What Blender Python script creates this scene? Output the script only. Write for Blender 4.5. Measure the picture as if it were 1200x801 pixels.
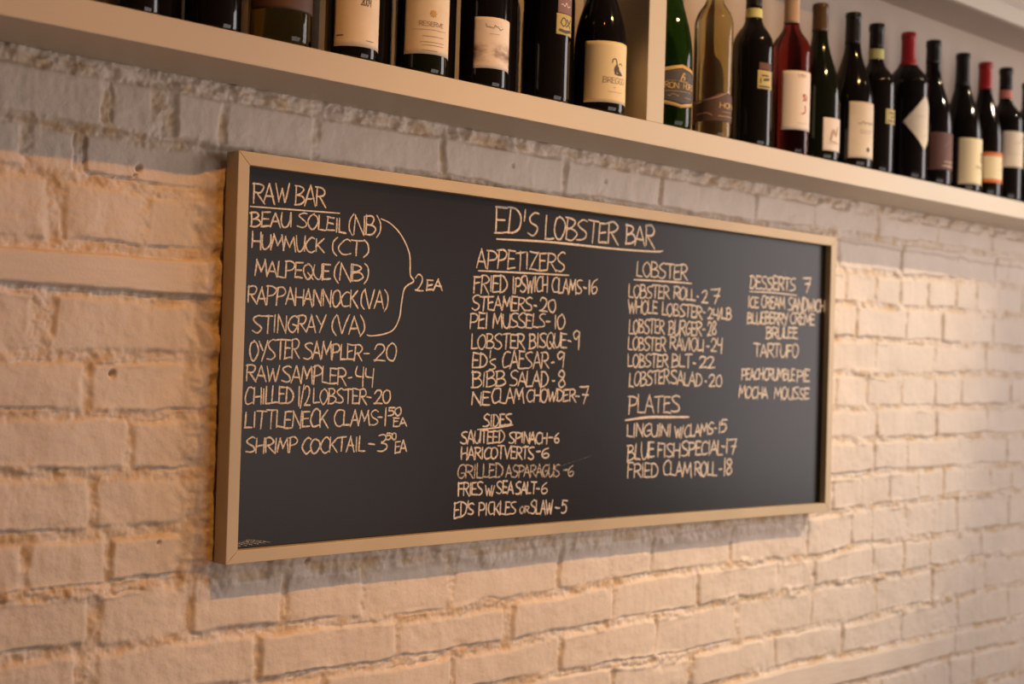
import bpy, math, random
import numpy as np
from mathutils import Matrix, Vector
for o in list(bpy.data.objects): bpy.data.objects.remove(o)
SC = bpy.context.scene; COL = SC.collection

# ---------------------------------------------------------------- camera, light, exposure
cam = bpy.data.cameras.new('camera'); co = bpy.data.objects.new('camera', cam); COL.objects.link(co)
R_, U_, F_ = Vector((0.72344,-0.68969,0.03085)), Vector((-0.03527,0.00771,0.99935)), Vector((0.68948,0.72406,0.01875))
m = Matrix((R_, U_, -F_)).transposed().to_4x4(); m.translation = Vector((-1.0707,-1.70976,0.28101))
co.matrix_world = m
cam.sensor_width = 36.0; cam.lens = 36*1667.0/1200; cam.clip_start = .05
cam.dof.use_dof = True; cam.dof.focus_distance = 2.08; cam.dof.aperture_fstop = 3.4
SC.camera = co
vs = SC.view_settings; vs.view_transform = 'Standard'; vs.look = 'None'; vs.gamma = 1.0; vs.use_curve_mapping = False
vs.exposure = 0.0
w = bpy.data.worlds.new('world'); SC.world = w; w.use_nodes = True
w.node_tree.nodes['Background'].inputs[0].default_value = (.55,.6,.7,1); w.node_tree.nodes['Background'].inputs[1].default_value = .3

def spot(loc, aim, power, size, blend=1.0, color=(1.0,.50,.17), radius=.022):
    l = bpy.data.lights.new('track_spot', 'SPOT'); o = bpy.data.objects.new('track_spot', l); COL.objects.link(o)
    l.energy = power; l.color = color; l.spot_size = math.radians(size); l.spot_blend = blend; l.shadow_soft_size = radius
    o.location = loc; o.rotation_euler = (Vector(aim)-Vector(loc)).to_track_quat('-Z','Y').to_euler()
# a ceiling track of warm spots running parallel to the brick wall
SPOTS = [((-.25,-1.8,2.2), (.02,0,-.10), 105, 46, 1.0, (1.0,.40,.07)), ((1.2,-1.8,2.2), (.80,0,.40), 160, 44, 1.0, (1.0,.55,.19)),
         ((3.0,-1.8,2.2), (1.58,0,.17), 250, 26, 1.0, (1.0,.76,.50))]
for a in SPOTS: spot(*a)
# unseen fill light added behind the viewer, plus daylight through a narrow side window
def area_light(loc, rot, sx, sy, power, color):
    l = bpy.data.lights.new('fill_and_daylight', 'AREA'); l.shape = 'RECTANGLE'; l.size = sx; l.size_y = sy; l.energy = power; l.color = color
    o = bpy.data.objects.new('fill_and_daylight', l); COL.objects.link(o); o.location = loc; o.rotation_euler = rot
area_light((1.45,-2.50,.2), (math.radians(90),0,0), 1.9, 1.3, 25, (1.0,.83,.73))
area_light((3.62,-1.55,.7), (0,math.radians(90),0), 1.9, 1.2, 40, (1.0,.90,.87))

# ---------------------------------------------------------------- helpers
def link(name, me, mat=None, parent=None):
    o = bpy.data.objects.new(name, me); COL.objects.link(o)
    if mat is not None: me.materials.append(mat)
    if parent is not None: o.parent = parent
    return o
class MB:
    def __init__(s): s.v = []; s.f = []; s.sm = []
    def add(s, vs, fs, smooth=False):
        n = len(s.v); s.v += [tuple(p) for p in vs]; s.f += [tuple(i+n for i in f) for f in fs]; s.sm += [smooth]*len(fs)
    def box(s, x0,x1,y0,y1,z0,z1):
        s.add([(x0,y0,z0),(x1,y0,z0),(x1,y1,z0),(x0,y1,z0),(x0,y0,z1),(x1,y0,z1),(x1,y1,z1),(x0,y1,z1)],
              [(0,3,2,1),(4,5,6,7),(0,1,5,4),(1,2,6,5),(2,3,7,6),(3,0,4,7)])
    def build(s, name, mat, parent=None, bevel=0):
        me = bpy.data.meshes.new(name); me.from_pydata(s.v, [], s.f); me.update()
        me.polygons.foreach_set('use_smooth', s.sm)
        o = link(name, me, mat, parent)
        if bevel:
            b = o.modifiers.new('bevel','BEVEL'); b.width = bevel; b.segments = 2; b.limit_method = 'ANGLE'
        return o
def thing(name, label, cat, loc=(0,0,0), group=None):
    o = bpy.data.objects.new(name, None); COL.objects.link(o); o.location = loc; o.empty_display_size = .05
    o['label'] = label; o['category'] = cat
    if group: o['group'] = group
    return o
def struct(o): o['kind'] = 'structure'; return o

def mat_base(name, col, rough=.5, spec=.5, **kw):
    m = bpy.data.materials.new(name); m.use_nodes = True
    b = m.node_tree.nodes['Principled BSDF']
    b.inputs['Base Color'].default_value = (*col,1); b.inputs['Roughness'].default_value = rough
    b.inputs['Specular IOR Level'].default_value = spec
    for k, v in kw.items(): b.inputs[k].default_value = v
    return m
def nd(m, t, **kw):
    n = m.node_tree.nodes.new(t)
    for k, v in kw.items():
        if k in n.inputs: n.inputs[k].default_value = v
        else: setattr(n, k, v)
    return n
def noisy(m, c1, c2, scale=6., detail=6., lo=.35, hi=.65, bump=0., bscale=300., stretch=(1,1,1)):
    L = m.node_tree.links; b = m.node_tree.nodes['Principled BSDF']
    tc = nd(m,'ShaderNodeTexCoord'); mp = nd(m,'ShaderNodeMapping'); mp.inputs['Scale'].default_value = stretch
    L.new(tc.outputs['Object'], mp.inputs[0])
    n = nd(m,'ShaderNodeTexNoise', Scale=scale, Detail=detail); L.new(mp.outputs[0], n.inputs['Vector'])
    r = nd(m,'ShaderNodeValToRGB'); e = r.color_ramp.elements
    e[0].position = lo; e[1].position = hi; e[0].color = (*c1,1); e[1].color = (*c2,1)
    L.new(n.outputs['Fac'], r.inputs[0]); L.new(r.outputs[0], b.inputs['Base Color'])
    if bump:
        n2 = nd(m,'ShaderNodeTexNoise', Scale=bscale, Detail=4.); L.new(mp.outputs[0], n2.inputs['Vector'])
        bp = nd(m,'ShaderNodeBump', Strength=bump, Distance=.002); L.new(n2.outputs['Fac'], bp.inputs['Height'])
        L.new(bp.outputs[0], b.inputs['Normal'])
    return m

# ---------------------------------------------------------------- materials
CREAM = (.70,.585,.47)
M_wall = mat_base('painted_brick', CREAM, .5, .35)
def wall_nodes(m):
    L = m.node_tree.links; b = m.node_tree.nodes['Principled BSDF']
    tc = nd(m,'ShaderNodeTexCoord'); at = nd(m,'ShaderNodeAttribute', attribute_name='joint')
    n = nd(m,'ShaderNodeTexNoise', Scale=9., Detail=5.); L.new(tc.outputs['Object'], n.inputs['Vector'])
    r = nd(m,'ShaderNodeValToRGB'); e = r.color_ramp.elements; e[0].position=.3; e[1].position=.7
    e[0].color = (.66,.562,.47,1); e[1].color = (.73,.625,.53,1); L.new(n.outputs['Fac'], r.inputs[0])
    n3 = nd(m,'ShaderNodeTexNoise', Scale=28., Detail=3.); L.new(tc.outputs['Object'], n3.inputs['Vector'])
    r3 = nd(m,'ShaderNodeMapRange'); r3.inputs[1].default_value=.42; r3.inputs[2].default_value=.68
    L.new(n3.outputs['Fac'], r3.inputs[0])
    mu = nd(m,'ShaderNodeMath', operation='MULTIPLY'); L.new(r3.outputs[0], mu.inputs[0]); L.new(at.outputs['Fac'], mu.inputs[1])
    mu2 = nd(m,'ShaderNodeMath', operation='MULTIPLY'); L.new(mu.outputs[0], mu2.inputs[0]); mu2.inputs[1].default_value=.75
    mx = nd(m,'ShaderNodeMixRGB'); mx.inputs[2].default_value=(.52,.33,.14,1)  # ochre stain in the joints, also carrying warm bounced light as colour
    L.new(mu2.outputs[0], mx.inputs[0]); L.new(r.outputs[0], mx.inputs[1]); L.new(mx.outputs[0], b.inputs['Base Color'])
    n2 = nd(m,'ShaderNodeTexNoise', Scale=260., Detail=3.); L.new(tc.outputs['Object'], n2.inputs['Vector'])
    bp = nd(m,'ShaderNodeBump', Strength=.22, Distance=.002); L.new(n2.outputs['Fac'], bp.inputs['Height']); L.new(bp.outputs[0], b.inputs['Normal'])
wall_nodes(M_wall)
M_shelf = noisy(mat_base('cream_shelf_paint', (.70,.59,.47), .42, .4), (.60,.52,.405), (.64,.555,.43), 3., bump=.03, bscale=120., stretch=(.3,1,1))
M_shelf_shade = noisy(mat_base('shelf_paint_shaded', (.44,.36,.29), .55, .3), (.43,.35,.285), (.48,.39,.32), 3.)  # shelf paint darkened: the shade of the compartments put into the colour
M_frame = noisy(mat_base('cream_frame_paint', (.62,.5,.38), .45, .4), (.475,.375,.24), (.53,.42,.275), 14., bump=.06, bscale=90., stretch=(.5,1,.5))
M_board = noisy(mat_base('slate_black', (.02,.018,.018), .31, .20), (.0055,.0039,.0035), (.0115,.0080,.0072), 5., detail=7., lo=.3, hi=.8)
M_plain = mat_base('plain_plaster', (.22,.16,.12), .8)
M_floor = noisy(mat_base('floor_boards', (.10,.06,.035), .4), (.08,.045,.025), (.13,.08,.05), 5., stretch=(1,8,1))
M_batten = mat_base('batten_wood', (.35,.24,.15), .7)

def chalk(name, col, cover):
    m = bpy.data.materials.new(name); m.use_nodes = True; nt = m.node_tree; L = nt.links
    b = nt.nodes['Principled BSDF']; b.inputs['Base Color'].default_value = (*col,1); b.inputs['Roughness'].default_value = .95
    b.inputs['Specular IOR Level'].default_value = 0.05
    tc = nd(m,'ShaderNodeTexCoord'); n = nd(m,'ShaderNodeTexNoise', Scale=420., Detail=3.); L.new(tc.outputs['Object'], n.inputs['Vector'])
    mr = nd(m,'ShaderNodeMapRange'); mr.inputs[1].default_value=.28; mr.inputs[2].default_value=.62; mr.inputs[3].default_value=cover-.30; mr.inputs[4].default_value=min(1,cover+.22)
    L.new(n.outputs['Fac'], mr.inputs[0]); L.new(mr.outputs[0], b.inputs['Alpha'])
    return m
M_chalk = chalk('chalk', (.84,.73,.62), .72)
M_chalk_bold = chalk('chalk_bold', (.84,.73,.62), .92)
M_chalk_faint = chalk('chalk_faint', (.78,.67,.57), .50)
M_dust = chalk('chalk_dust', (.6,.55,.5), .30)

def glass(name, col, ior=1.34, rough=.02):
    return mat_base(name, col, rough, .5, **{'Transmission Weight':1.0, 'IOR':ior})
M_dark = mat_base('dark_wine_glass', (.006,.005,.005), .06, .38)
M_dkgreen = mat_base('dark_green_glass', (.006,.008,.004), .06, .38)
M_green = glass('green_glass', (.02,.075,.013))
M_olive = glass('olive_glass', (.22,.20,.06))
M_clear = glass('straw_glass', (.60,.55,.30))
M_rose = glass('rose_wine_glass', (.32,.045,.038))
def plain(name, col, rough=.5, metal=0.): return mat_base(name, col, rough, .4, Metallic=metal)
M_black = plain('black_foil', (.012,.010,.010), .35); M_red = plain('red_foil', (.42,.02,.025), .32)
M_tan = plain('tan_foil', (.50,.34,.22), .35); M_brown = plain('brown_foil', (.10,.055,.025), .25)
M_paper = noisy(mat_base('label_paper', (.8,.66,.5), .75, .2), (.76,.65,.50), (.82,.71,.56), 40.)
M_white = plain('white_label', (.84,.74,.66), .7); M_yellow = plain('yellow_label', (.84,.69,.42), .7)
M_band_y = plain('yellow_green_band', (.62,.60,.25), .6); M_band_p = plain('pink_band', (.66,.24,.18), .6)
M_orange = plain('orange_band', (.66,.17,.04), .6); M_maroon = plain('maroon_label', (.13,.05,.035), .6)
M_gold = plain('gold_print', (.62,.40,.13), .4); M_navy = plain('navy_label', (.075,.065,.07), .55)
M_cloudlab = mat_base('cloud_label', (.84,.74,.66), .7, .2)
def cloud_nodes(m):
    L = m.node_tree.links; b = m.node_tree.nodes['Principled BSDF']; tc = nd(m,'ShaderNodeTexCoord')
    mp = nd(m,'ShaderNodeMapping'); mp.inputs['Scale'].default_value = (1,1,1.7); L.new(tc.outputs['Object'],mp.inputs[0])
    n = nd(m,'ShaderNodeTexNoise', Scale=38., Detail=4.); L.new(mp.outputs[0], n.inputs['Vector'])
    sx = nd(m,'ShaderNodeSeparateXYZ'); L.new(tc.outputs['Object'], sx.inputs[0])
    z1 = nd(m,'ShaderNodeMapRange'); z1.inputs[1].default_value=.074; z1.inputs[2].default_value=.060; L.new(sx.outputs[2], z1.inputs[0])
    z2 = nd(m,'ShaderNodeMapRange'); z2.inputs[1].default_value=.030; z2.inputs[2].default_value=.052; L.new(sx.outputs[2], z2.inputs[0])
    r = nd(m,'ShaderNodeMapRange'); r.inputs[1].default_value=.40; r.inputs[2].default_value=.66; L.new(n.outputs['Fac'], r.inputs[0])
    a = nd(m,'ShaderNodeMath', operation='MULTIPLY'); L.new(z1.outputs[0],a.inputs[0]); L.new(z2.outputs[0],a.inputs[1])
    c = nd(m,'ShaderNodeMath', operation='MULTIPLY'); L.new(a.outputs[0],c.inputs[0]); L.new(r.outputs[0],c.inputs[1])
    mx = nd(m,'ShaderNodeMixRGB'); mx.inputs[1].default_value=(.84,.74,.66,1); mx.inputs[2].default_value=(.20,.12,.10,1)
    L.new(c.outputs[0], mx.inputs[0]); L.new(mx.outputs[0], b.inputs['Base Color'])
cloud_nodes(M_cloudlab)
M_ink = plain('ink', (.10,.075,.06), .7); M_greyink = plain('grey_ink', (.36,.28,.21), .7); M_redink = plain('red_ink', (.5,.05,.06), .7)
M_goldlab = plain('gold_label', (.52,.42,.16), .55); M_plum = plain('plum_label', (.24,.13,.13), .6)
M_rust = plain('rust_print', (.40,.17,.05), .6)
M_brownlab = plain('brown_label', (.10,.055,.04), .55); M_mtn = plain('dusky_print', (.33,.2,.17), .6); M_cloud = plain('cloud_print', (.50,.37,.30), .7)

# ---------------------------------------------------------------- stroke lettering
G = {
'A':['0,0 .47,1','.47,1 1,-.03','.17,.36 .85,.34'],'B':['.1,0 .12,1','c0,.98 .55,1 .82,.78 .5,.56 .14,.52','c.14,.52 .75,.5 1,.25 .6,.02 0,.0'],
'C':['c1,.9 .72,1 .3,.85 .06,.45 .25,.08 .6,0 1,.1'],'D':['.12,0 .14,1','c0,.99 .5,.95 .95,.6 .85,.22 .45,.0 .05,.02'],
'E':['.12,1 .08,.02','.05,1 .95,.98','.1,.52 .8,.54','.05,.02 1,.02'],'F':['.12,1 .1,-.04','0,.98 1,.98','.1,.52 .8,.54'],
'G':['c1,.9 .72,1 .3,.85 .06,.45 .25,.06 .6,0 .95,.2 .98,.44','.55,.44 1,.44'],'H':['.1,1 .08,0','.95,1 .92,-.02','.1,.48 .94,.5'],
'I':['.5,1 .48,0'],'J':['c.7,1 .72,.3 .5,.02 .1,.1'],'K':['.1,1 .1,0','.9,1 .12,.42','.3,.55 1,-.03'],'L':['.12,1 .08,.03','.08,.03 1,.02'],
'M':['.0,0 .16,1','.16,1 .5,.3','.5,.3 .84,1','.84,1 1,-.03'],'N':['.06,0 .1,1','.1,1 .9,-.02','.9,-.02 .94,1'],
'O':['c.55,1 .2,.85 .03,.45 .25,.05 .6,.0 .95,.4 .85,.85 .5,1'],'P':['.14,1 .1,-.04','c0,.97 .6,1 1,.8 .75,.5 .12,.44'],
'Q':['c.55,1 .2,.85 .03,.45 .25,.05 .6,.0 .95,.4 .85,.85 .5,1','.5,.35 1.05,-.08'],'R':['.12,1 .1,0','c0,.97 .6,1 .95,.8 .7,.54 .14,.48','.35,.5 1.05,-.04'],
'S':['c.95,.94 .6,1 .12,.82 .3,.58 .8,.38 .9,.15 .5,0 .0,.06'],'T':['0,.98 1,1','.52,1 .48,-.02'],'U':['c.08,1 .06,.4 .3,.02 .7,.06 .92,.5 .94,1','.94,1 .96,.0'],
'V':['0,1 .45,0','.45,0 1,1.02'],'W':['0,1 .26,0','.26,0 .5,.75','.5,.75 .74,0','.74,0 1,1.02'],'Y':['0,1 .5,.48','1,1 .4,-.05'],'Z':['.05,1 .95,.97','.95,.97 .05,.03','.05,.03 1,.0'],
'0':['c.5,1 .15,.8 .05,.4 .3,.02 .7,.02 .95,.45 .8,.88 .5,1'],'1':['.5,1 .48,0'],'2':['c.05,.78 .3,1 .75,.92 .8,.6 .4,.2 .1,.03','.05,.04 1,.03'],
'3':['c.1,.95 .6,1 .9,.8 .45,.55 .35,.54','c.35,.54 .9,.48 .95,.2 .5,.0 .02,.08'],'4':['c.1,1 .02,.7 .15,.46 .85,.46','.82,1 .8,-.1'],
'5':['.2,1 .12,.58','.15,1 1,1','c.12,.58 .7,.62 .9,.3 .55,.02 .02,.05'],'6':['c.8,1 .3,.75 .08,.35 .3,.02 .75,.05 .9,.3 .6,.5 .12,.3'],
'7':['0,.95 .95,1','.95,1 .5,-.05','.3,.5 .95,.52'],'8':['c.55,.55 .1,.75 .45,1 .85,.82 .5,.52 .08,.25 .45,0 .92,.2 .55,.55'],
'9':['c.9,.85 .45,1 .1,.78 .4,.55 .9,.8','.92,.9 .85,-.04'],'-':['0,.42 1,.43'],'(':['c.9,1.08 .25,.75 .2,.25 .85,-.1'],')':['c.1,1.08 .75,.75 .8,.25 .15,-.12'],
'/':['1,1.05 0,-.1'],"'":['.6,1 .4,.6'],'.':['.4,.05 .6,.03'],
}
WID = {'I':.42,'1':.4,"'":.3,'-':.55,'(':.5,')':.5,'/':.5,'M':1.25,'W':1.25,'N':1.05,'O':1.05,'Q':1.1,'L':.8,'E':.85,'F':.85,'J':.5,'.':.3}
def cat(pts, n=5):
    out = []; P = [pts[0]]+pts+[pts[-1]]
    for i in range(1, len(P)-2):
        a,b,c,d = (np.array(P[k]) for k in (i-1,i,i+1,i+2))
        for t in np.linspace(0,1,n,endpoint=False):
            out.append(tuple(.5*((2*b)+(-a+c)*t+(2*a-5*b+4*c-d)*t*t+(-a+3*b-3*c+d)*t**3)))
    out.append(tuple(pts[-1])); return out
def glyph_strokes(ch, rng, jit):
    res = []
    for s in G.get(ch, []):
        cur = s[0]=='c'; q = [tuple(map(float,k.split(','))) for k in s.lstrip('c').split()]
        q = [(x+rng.uniform(-jit,jit), y+rng.uniform(-jit,jit)) for x,y in q]
        if cur: q = cat(q, 5)
        else:
            (a,b),(c,d) = q[0],q[-1]; k = rng.uniform(-jit,jit)*.5
            q = [(a,b),((a+c)/2+k,(b+d)/2-k),(c,d)]; q = cat(q,3)
        res.append(q)
    return res
def word_strokes(text, x0,z0,x1,z1,h, rng, jit=.05):
    tot = sum(WID.get(c,1.) for c in text); x = 0.; res = []
    for c in text:
        wd = WID.get(c,1.)/tot; g = .02 if len(text)>1 else 0.
        hh = h*rng.uniform(1.02,1.14); dz = rng.uniform(-.03,.03)*h; sl = rng.uniform(-.01,.04)
        for st in glyph_strokes(c, rng, jit):
            o = []
            for px,py in st:
                t = x+wd*(g/2+px*(1-g)); o.append((x0+(x1-x0)*t+sl*py*h, z0+(z1-z0)*t+dz+py*hh))
            res.append(o)
        x += wd
    return res
def ribbon(mb, pts, width, fn, rng=None, taper=.25, layer=0):
    P = np.array(pts, float)
    keep = [0]+[i for i in range(1,len(P)) if np.hypot(*(P[i]-P[i-1]))>1e-5]; P = P[keep]
    if len(P)<2: return
    d = np.gradient(P, axis=0); d /= np.linalg.norm(d,axis=1)[:,None]+1e-12; nrm = np.stack([-d[:,1],d[:,0]],1)
    P[0] -= d[0]*width*.35; P[-1] += d[-1]*width*.35
    n = len(P); L=[]
    for i in range(n):
        t = i/(n-1); wv = width*(1-taper*abs(2*t-1)**3)*(rng.uniform(.85,1.12) if rng else 1)
        a = P[i]+nrm[i]*wv/2; b = P[i]-nrm[i]*wv/2; L += [fn(a[0],a[1],layer), fn(b[0],b[1],layer)]
    mb.add(L, [(2*i,2*i+1,2*i+3,2*i+2) for i in range(n-1)])

# ---------------------------------------------------------------- the brick wall
def lattice(seed): return np.random.RandomState(seed).rand(256,256)
def vn(x, z, seed):
    g = lattice(seed); xi = np.floor(x).astype(int); zi = np.floor(z).astype(int); fx = x-xi; fz = z-zi
    fx = fx*fx*fx*(fx*(fx*6-15)+10); fz = fz*fz*fz*(fz*(fz*6-15)+10); a = xi&255; b = zi&255; a1 = (a+1)&255; b1 = (b+1)&255
    return (g[a,b]*(1-fx)+g[a1,b]*fx)*(1-fz)+(g[a,b1]*(1-fx)+g[a1,b1]*fx)*fz
def fbm(x, z, s, seed, oct=4, gain=.5):
    r = 0; amp = 1.; tot = 0
    for k in range(oct):
        r = r+amp*(vn(x*s*2**k+17.3*k+60, z*s*2**k+9.1*k+60, seed+k)-.5); tot += amp; amp *= gain
    return r/tot*2
def sstep(a, b, v):
    t = np.clip((v-a)/(b-a),0,1); return t*t*(3-2*t)
# course lines: z along x, top to bottom
CX = [-.25,-.07,.15,.5,.8,1.04,1.5,1.62,2.18]
def pl(*z): return z
COURSES = [  # (x list, z list)
 ([0],[.725]), ([-.25,2.2],[.652,.662]), ([-.25,-.08,1.59,2.15],[.577,.571,.591,.600]), ([-.25,-.07,1.6,2.16],[.512,.506,.513,.527]),
 ([-.25,-.07,1.6,2.16],[.422,.424,.443,.454]), ([-.25,-.07,1.6,2.16],[.364,.362,.367,.372]), ([-.25,-.07,1.6,2.16],[.277,.281,.291,.302]),
 ([-.25,-.07,1.6,2.16],[.203,.203,.216,.226]), ([-.25,-.07,1.6,2.16],[.128,.123,.150,.151]), ([-.25,-.07,1.6,2.16],[.048,.047,.075,.077]),
 ([-.25,-.07,1.6,2.16],[-.024,-.027,-.003,.009]), ([-.25,-.07,.15,.44,.8,1.04,1.5,1.62,2.18],[-.104,-.105,-.108,-.116,-.102,-.092,-.097,-.083,-.081]),
 ([.15,.52,1.0,1.5,1.63,2.19],[-.184,-.181,-.171,-.159,-.162,-.149]), ([.68,1.05,1.5,1.63,2.19],[-.247,-.254,-.242,-.247,-.230]),
 ([1.21,1.5,1.63,2.2],[-.322,-.314,-.320,-.312]), ([1.64,2.2],[-.384,-.374]), ([0],[-.455]), ([0],[-.53]), ([0],[-.605])]
def fill(a): return a
JOINTS = [
 [-.6,-.35,-.1,.15,.4,.65,.9,1.15,1.4,1.65,1.9,2.15,2.4,2.65],
 [-.68,-.43,-.177,-.093,.001,.163,.405,.686,.942,1.235,1.436,1.681,1.937,2.192,2.44,2.69],
 [-.53,-.283,-.208,.03,.28,.53,.78,1.03,1.28,1.54,1.791,2.039,2.222,2.287,2.53],
 [-.60,-.35,-.237,-.113,.01,.13,.25,.5,.75,1.,1.25,1.45,1.57,1.688,1.791,1.909,2.034,2.136,2.247,2.37,2.5],
 [.12,.37,.62,.87,1.12,1.37,1.61,1.82,1.978,2.22,2.46],
 [-.5,-.252,.02,.27,.52,.77,1.02,1.27,1.45,1.695,1.947,2.19,2.44],
 [-.67,-.43,-.184,.06,.31,.56,.81,1.06,1.31,1.54,1.664,1.809,1.951,2.074,2.32,2.57],
 [-.62,-.37,-.124,.12,.37,.62,.87,1.12,1.37,1.46,1.706,1.959,2.202,2.45],
 [-.67,-.42,-.175,.07,.32,.57,.82,1.07,1.32,1.45,1.699,1.834,2.069,2.306,2.55],
 [-.51,-.263,-.151,.1,.35,.6,.85,1.1,1.35,1.54,1.655,1.766,1.886,2.001,2.097,2.223,2.337,2.58],
 [-.62,-.38,-.167,-.024,.135,.276,.46,.705,.956,1.19,1.445,1.614,1.699,1.841,1.961,2.068,2.32,2.57],
 [-.67,-.42,-.172,.091,.349,.59,.849,1.09,1.347,1.477,1.70,1.831,1.947,2.19,2.44],
 [-.54,-.29,-.04,.21,.464,.714,.969,1.221,1.47,1.72,1.96,2.21,2.46],
 [-.67,-.42,-.17,.08,.34,.6,.851,1.074,1.346,1.588,1.83,2.08,2.33],
 [-.55,-.3,-.05,.2,.45,.7,.95,1.16,2.07,2.3,2.55],
 [-.67,-.42,-.17,.08,.34,.6,.85,1.1,1.35,1.6,1.75,1.94,2.05,2.16,2.4],
 [-.54,-.29,-.04,.21,.46,.71,.97,1.22,1.47,1.72,1.96,2.21,2.46],
 [-.67,-.42,-.17,.08,.34,.6,.851,1.074,1.346,1.588,1.83,2.08,2.33]]
FACE = .015
def wall_back():
    xs = np.concatenate([np.arange(-.9,-.42,.006), np.arange(-.42,.05,.0021), np.arange(.05,1.0,.0026), np.arange(1.0,2.45,.0034), np.arange(2.45,3.0,.008)])
    zs = np.arange(-.60,.70,.0023)
    X0, Z0 = np.meshgrid(xs, zs, indexing='ij'); X = -1.0707+(X0+1.0707)*1.0029; Z = .281+(Z0-.281)*1.0029
    # wobble the course lines and joints so that nothing is ruler straight
    wz = .0035*fbm(X,Z,5,11,3)+.0050*fbm(X,Z,19,21,5,.6); wx = .004*fbm(X,Z,8,31,3)+.0065*fbm(X,Z,20,41,5,.6)
    zz = Z+wz; xx = X+wx
    lines = [np.interp(X[:,0], c[0], c[1]) for c in COURSES]
    row = np.full(X.shape,-1); dz = np.full(X.shape,1.)
    for i in range(len(lines)-1):
        t = lines[i][:,None]; b = lines[i+1][:,None]; k = (zz<=t)&(zz>b); row[k] = i
        dz = np.where(k, np.minimum(t-zz, zz-b), dz)
    row = np.where(zz>lines[0][:,None],0,row); row = np.where(row<0,len(lines)-2,row)
    dx = np.full(X.shape,1.); idx = np.zeros(X.shape,int)
    for i,J in enumerate(JOINTS):
        k = row==i; J = np.array(J); xv = xx[k]; n = np.searchsorted(J, xv)
        lo = np.where(n>0, xv-J[np.clip(n-1,0,len(J)-1)], 1.); hi = np.where(n<len(J), J[np.clip(n,0,len(J)-1)]-xv, 1.)
        dx[k] = np.minimum(lo,hi); idx[k] = n
    rs = np.random.RandomState(5); tab = rs.rand(40,60,6)
    rb = tab[row,idx]
    lft = np.clip((1.2-X)/1.4,0,1)
    half = .0046+.0018*lft+.0022*rb[...,0]+.0026*fbm(X,Z,11,51,3)
    halfx = .0020+.0026*lft+.0020*rb[...,1]+.002*fbm(X,Z,11,61,3)
    # known wide, crumbly joints
    for (x,z,wd) in [(-.093,.61,.011),(-.252,.32,.010),(-.167,-.06,.004),(-.237,.465,.006),(-.172,-.14,.010),(.59,-.14,.006),(.46,-.03,.004)]:
        halfx = halfx+wd*((abs(X-x)<.04)&(abs(Z-z)<.04))
    er = .0052
    ez = sstep(-er*.6,er,dz-half); ex = sstep(-er*.6,er,dx-halfx)
    face = ez*ex
    # broken corners and worn arrises
    brk = sstep(.28,.62,fbm(X,Z,13,71,4))*.65; face = face*(1-brk*sstep(.028,.0,np.minimum(dz,dx)))
    # tilt / set of each brick
    off = (rb[...,2]-.5)*.0034+(rb[...,3]-.5)*.05*0
    tone = off*face
    rough = fbm(X,Z,70,81,4,.6); fine = fbm(X,Z,180,91,3,.6); soft = fbm(X,Z,7,101,3)
    mort = -.0034+.0030*fbm(X,Z,9,107,3)+.0026*rough+.0015*fine+.0034*fbm(X,Z,38,111,4,.6)
    bf = .0016*soft+.0013*fbm(X,Z,22,123,3)+.00075*rough*(.4+rb[...,4])+.00032*fine+.0007*fbm(X,Z*.25,60,121,3)
    h = mort*(1-face)+bf*face+tone
    # hairline cracks where the paint has pulled away along the edges of the bricks
    tt = np.zeros_like(Z); bb = np.zeros_like(Z)
    for i in range(len(lines)-1):
        k = row==i; tt = np.where(k, lines[i][:,None]-zz, tt); bb = np.where(k, zz-lines[i+1][:,None], bb)
    ck = sstep(.0,.30,fbm(X,Z*2,7,191,3)); ck2 = sstep(.10,.35,fbm(X,Z*2,8,201,3)); ck3 = sstep(.05,.35,fbm(X*2,Z,8,211,3))
    gw = .0013
    h = h-.0062*ck*np.exp(-((bb-half-.001)/gw)**2)*ex-.0038*ck2*np.exp(-((tt-half)/gw)**2)*ex-.0040*ck3*sstep(.1,.3,fbm(X,Z,25,231,2))*np.exp(-((dx-halfx)/gw)**2)*ez
    # mortar squeezed out proud of the face here and there
    sq = sstep(.15,.55,fbm(X,Z*2.,10,131,4))*sstep(.016,.004,dz)
    h = h+sq*(.0042+.003*rough)
    # the course under the shelf sits a little proud, rough at its head
    rA = sstep(.572,.580,zz+0*X); h = h+.0050*rA
    head = sstep(.640,.650,Z); h = h*(1-head)+head*(.0005+.0110*fbm(X*.8,Z,42,221,4,.55)+.0015*fine+.003*soft)
    # smooth nailing strips built into the brickwork
    def strip(x0,x1,ztop,zbot,proud,k=0.):
        nonlocal h, face
        t = np.interp(X[:,0],*ztop)[:,None]; b = np.interp(X[:,0],*zbot)[:,None]
        e = sstep(0,.004,np.minimum(t-Z-wz*.35,Z+wz*.35-b))*sstep(0,.006,X-x0)*sstep(0,.006,x1-X)
        grain = .0003*fbm(X*.15,Z,220,141,2)
        h = h*(1-e)+e*(proud+grain+.0005*soft); face = np.maximum(face,e)
    strip(-.9,.06,([-.25,-.07],[.416,.417]),([-.25,-.07],[.368,.367]),.0058)
    strip(1.17,2.04,([1.21,1.5,1.63,2.2],[-.325,-.318,-.324,-.316]),([1.64,2.2],[-.376,-.368]),.0060)
    # scraped, crusted plaster behind the board and just past its edges
    d = fbm(X,Z*.6,30,151,5,.6); m1 = sstep(-.048,-.026,Z+.012*fbm(X,Z,9,161,3))*sstep(-.06,.0,X)*sstep(1.47,1.44,X)*sstep(.58,.56,Z)
    h = h*(1-m1)+m1*(-.0005+.0080*d+.0012*fine+.0018*rough+.004*face)
    m2 = sstep(-.075,-.03,X+.02*fbm(X,Z,12,171,3))*sstep(.04,.02,X)*sstep(.56,.5,Z)*sstep(-.08,-.02,Z)*.7
    m2 = m2*(1-((Z<.42)&(Z>.36)))
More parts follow.
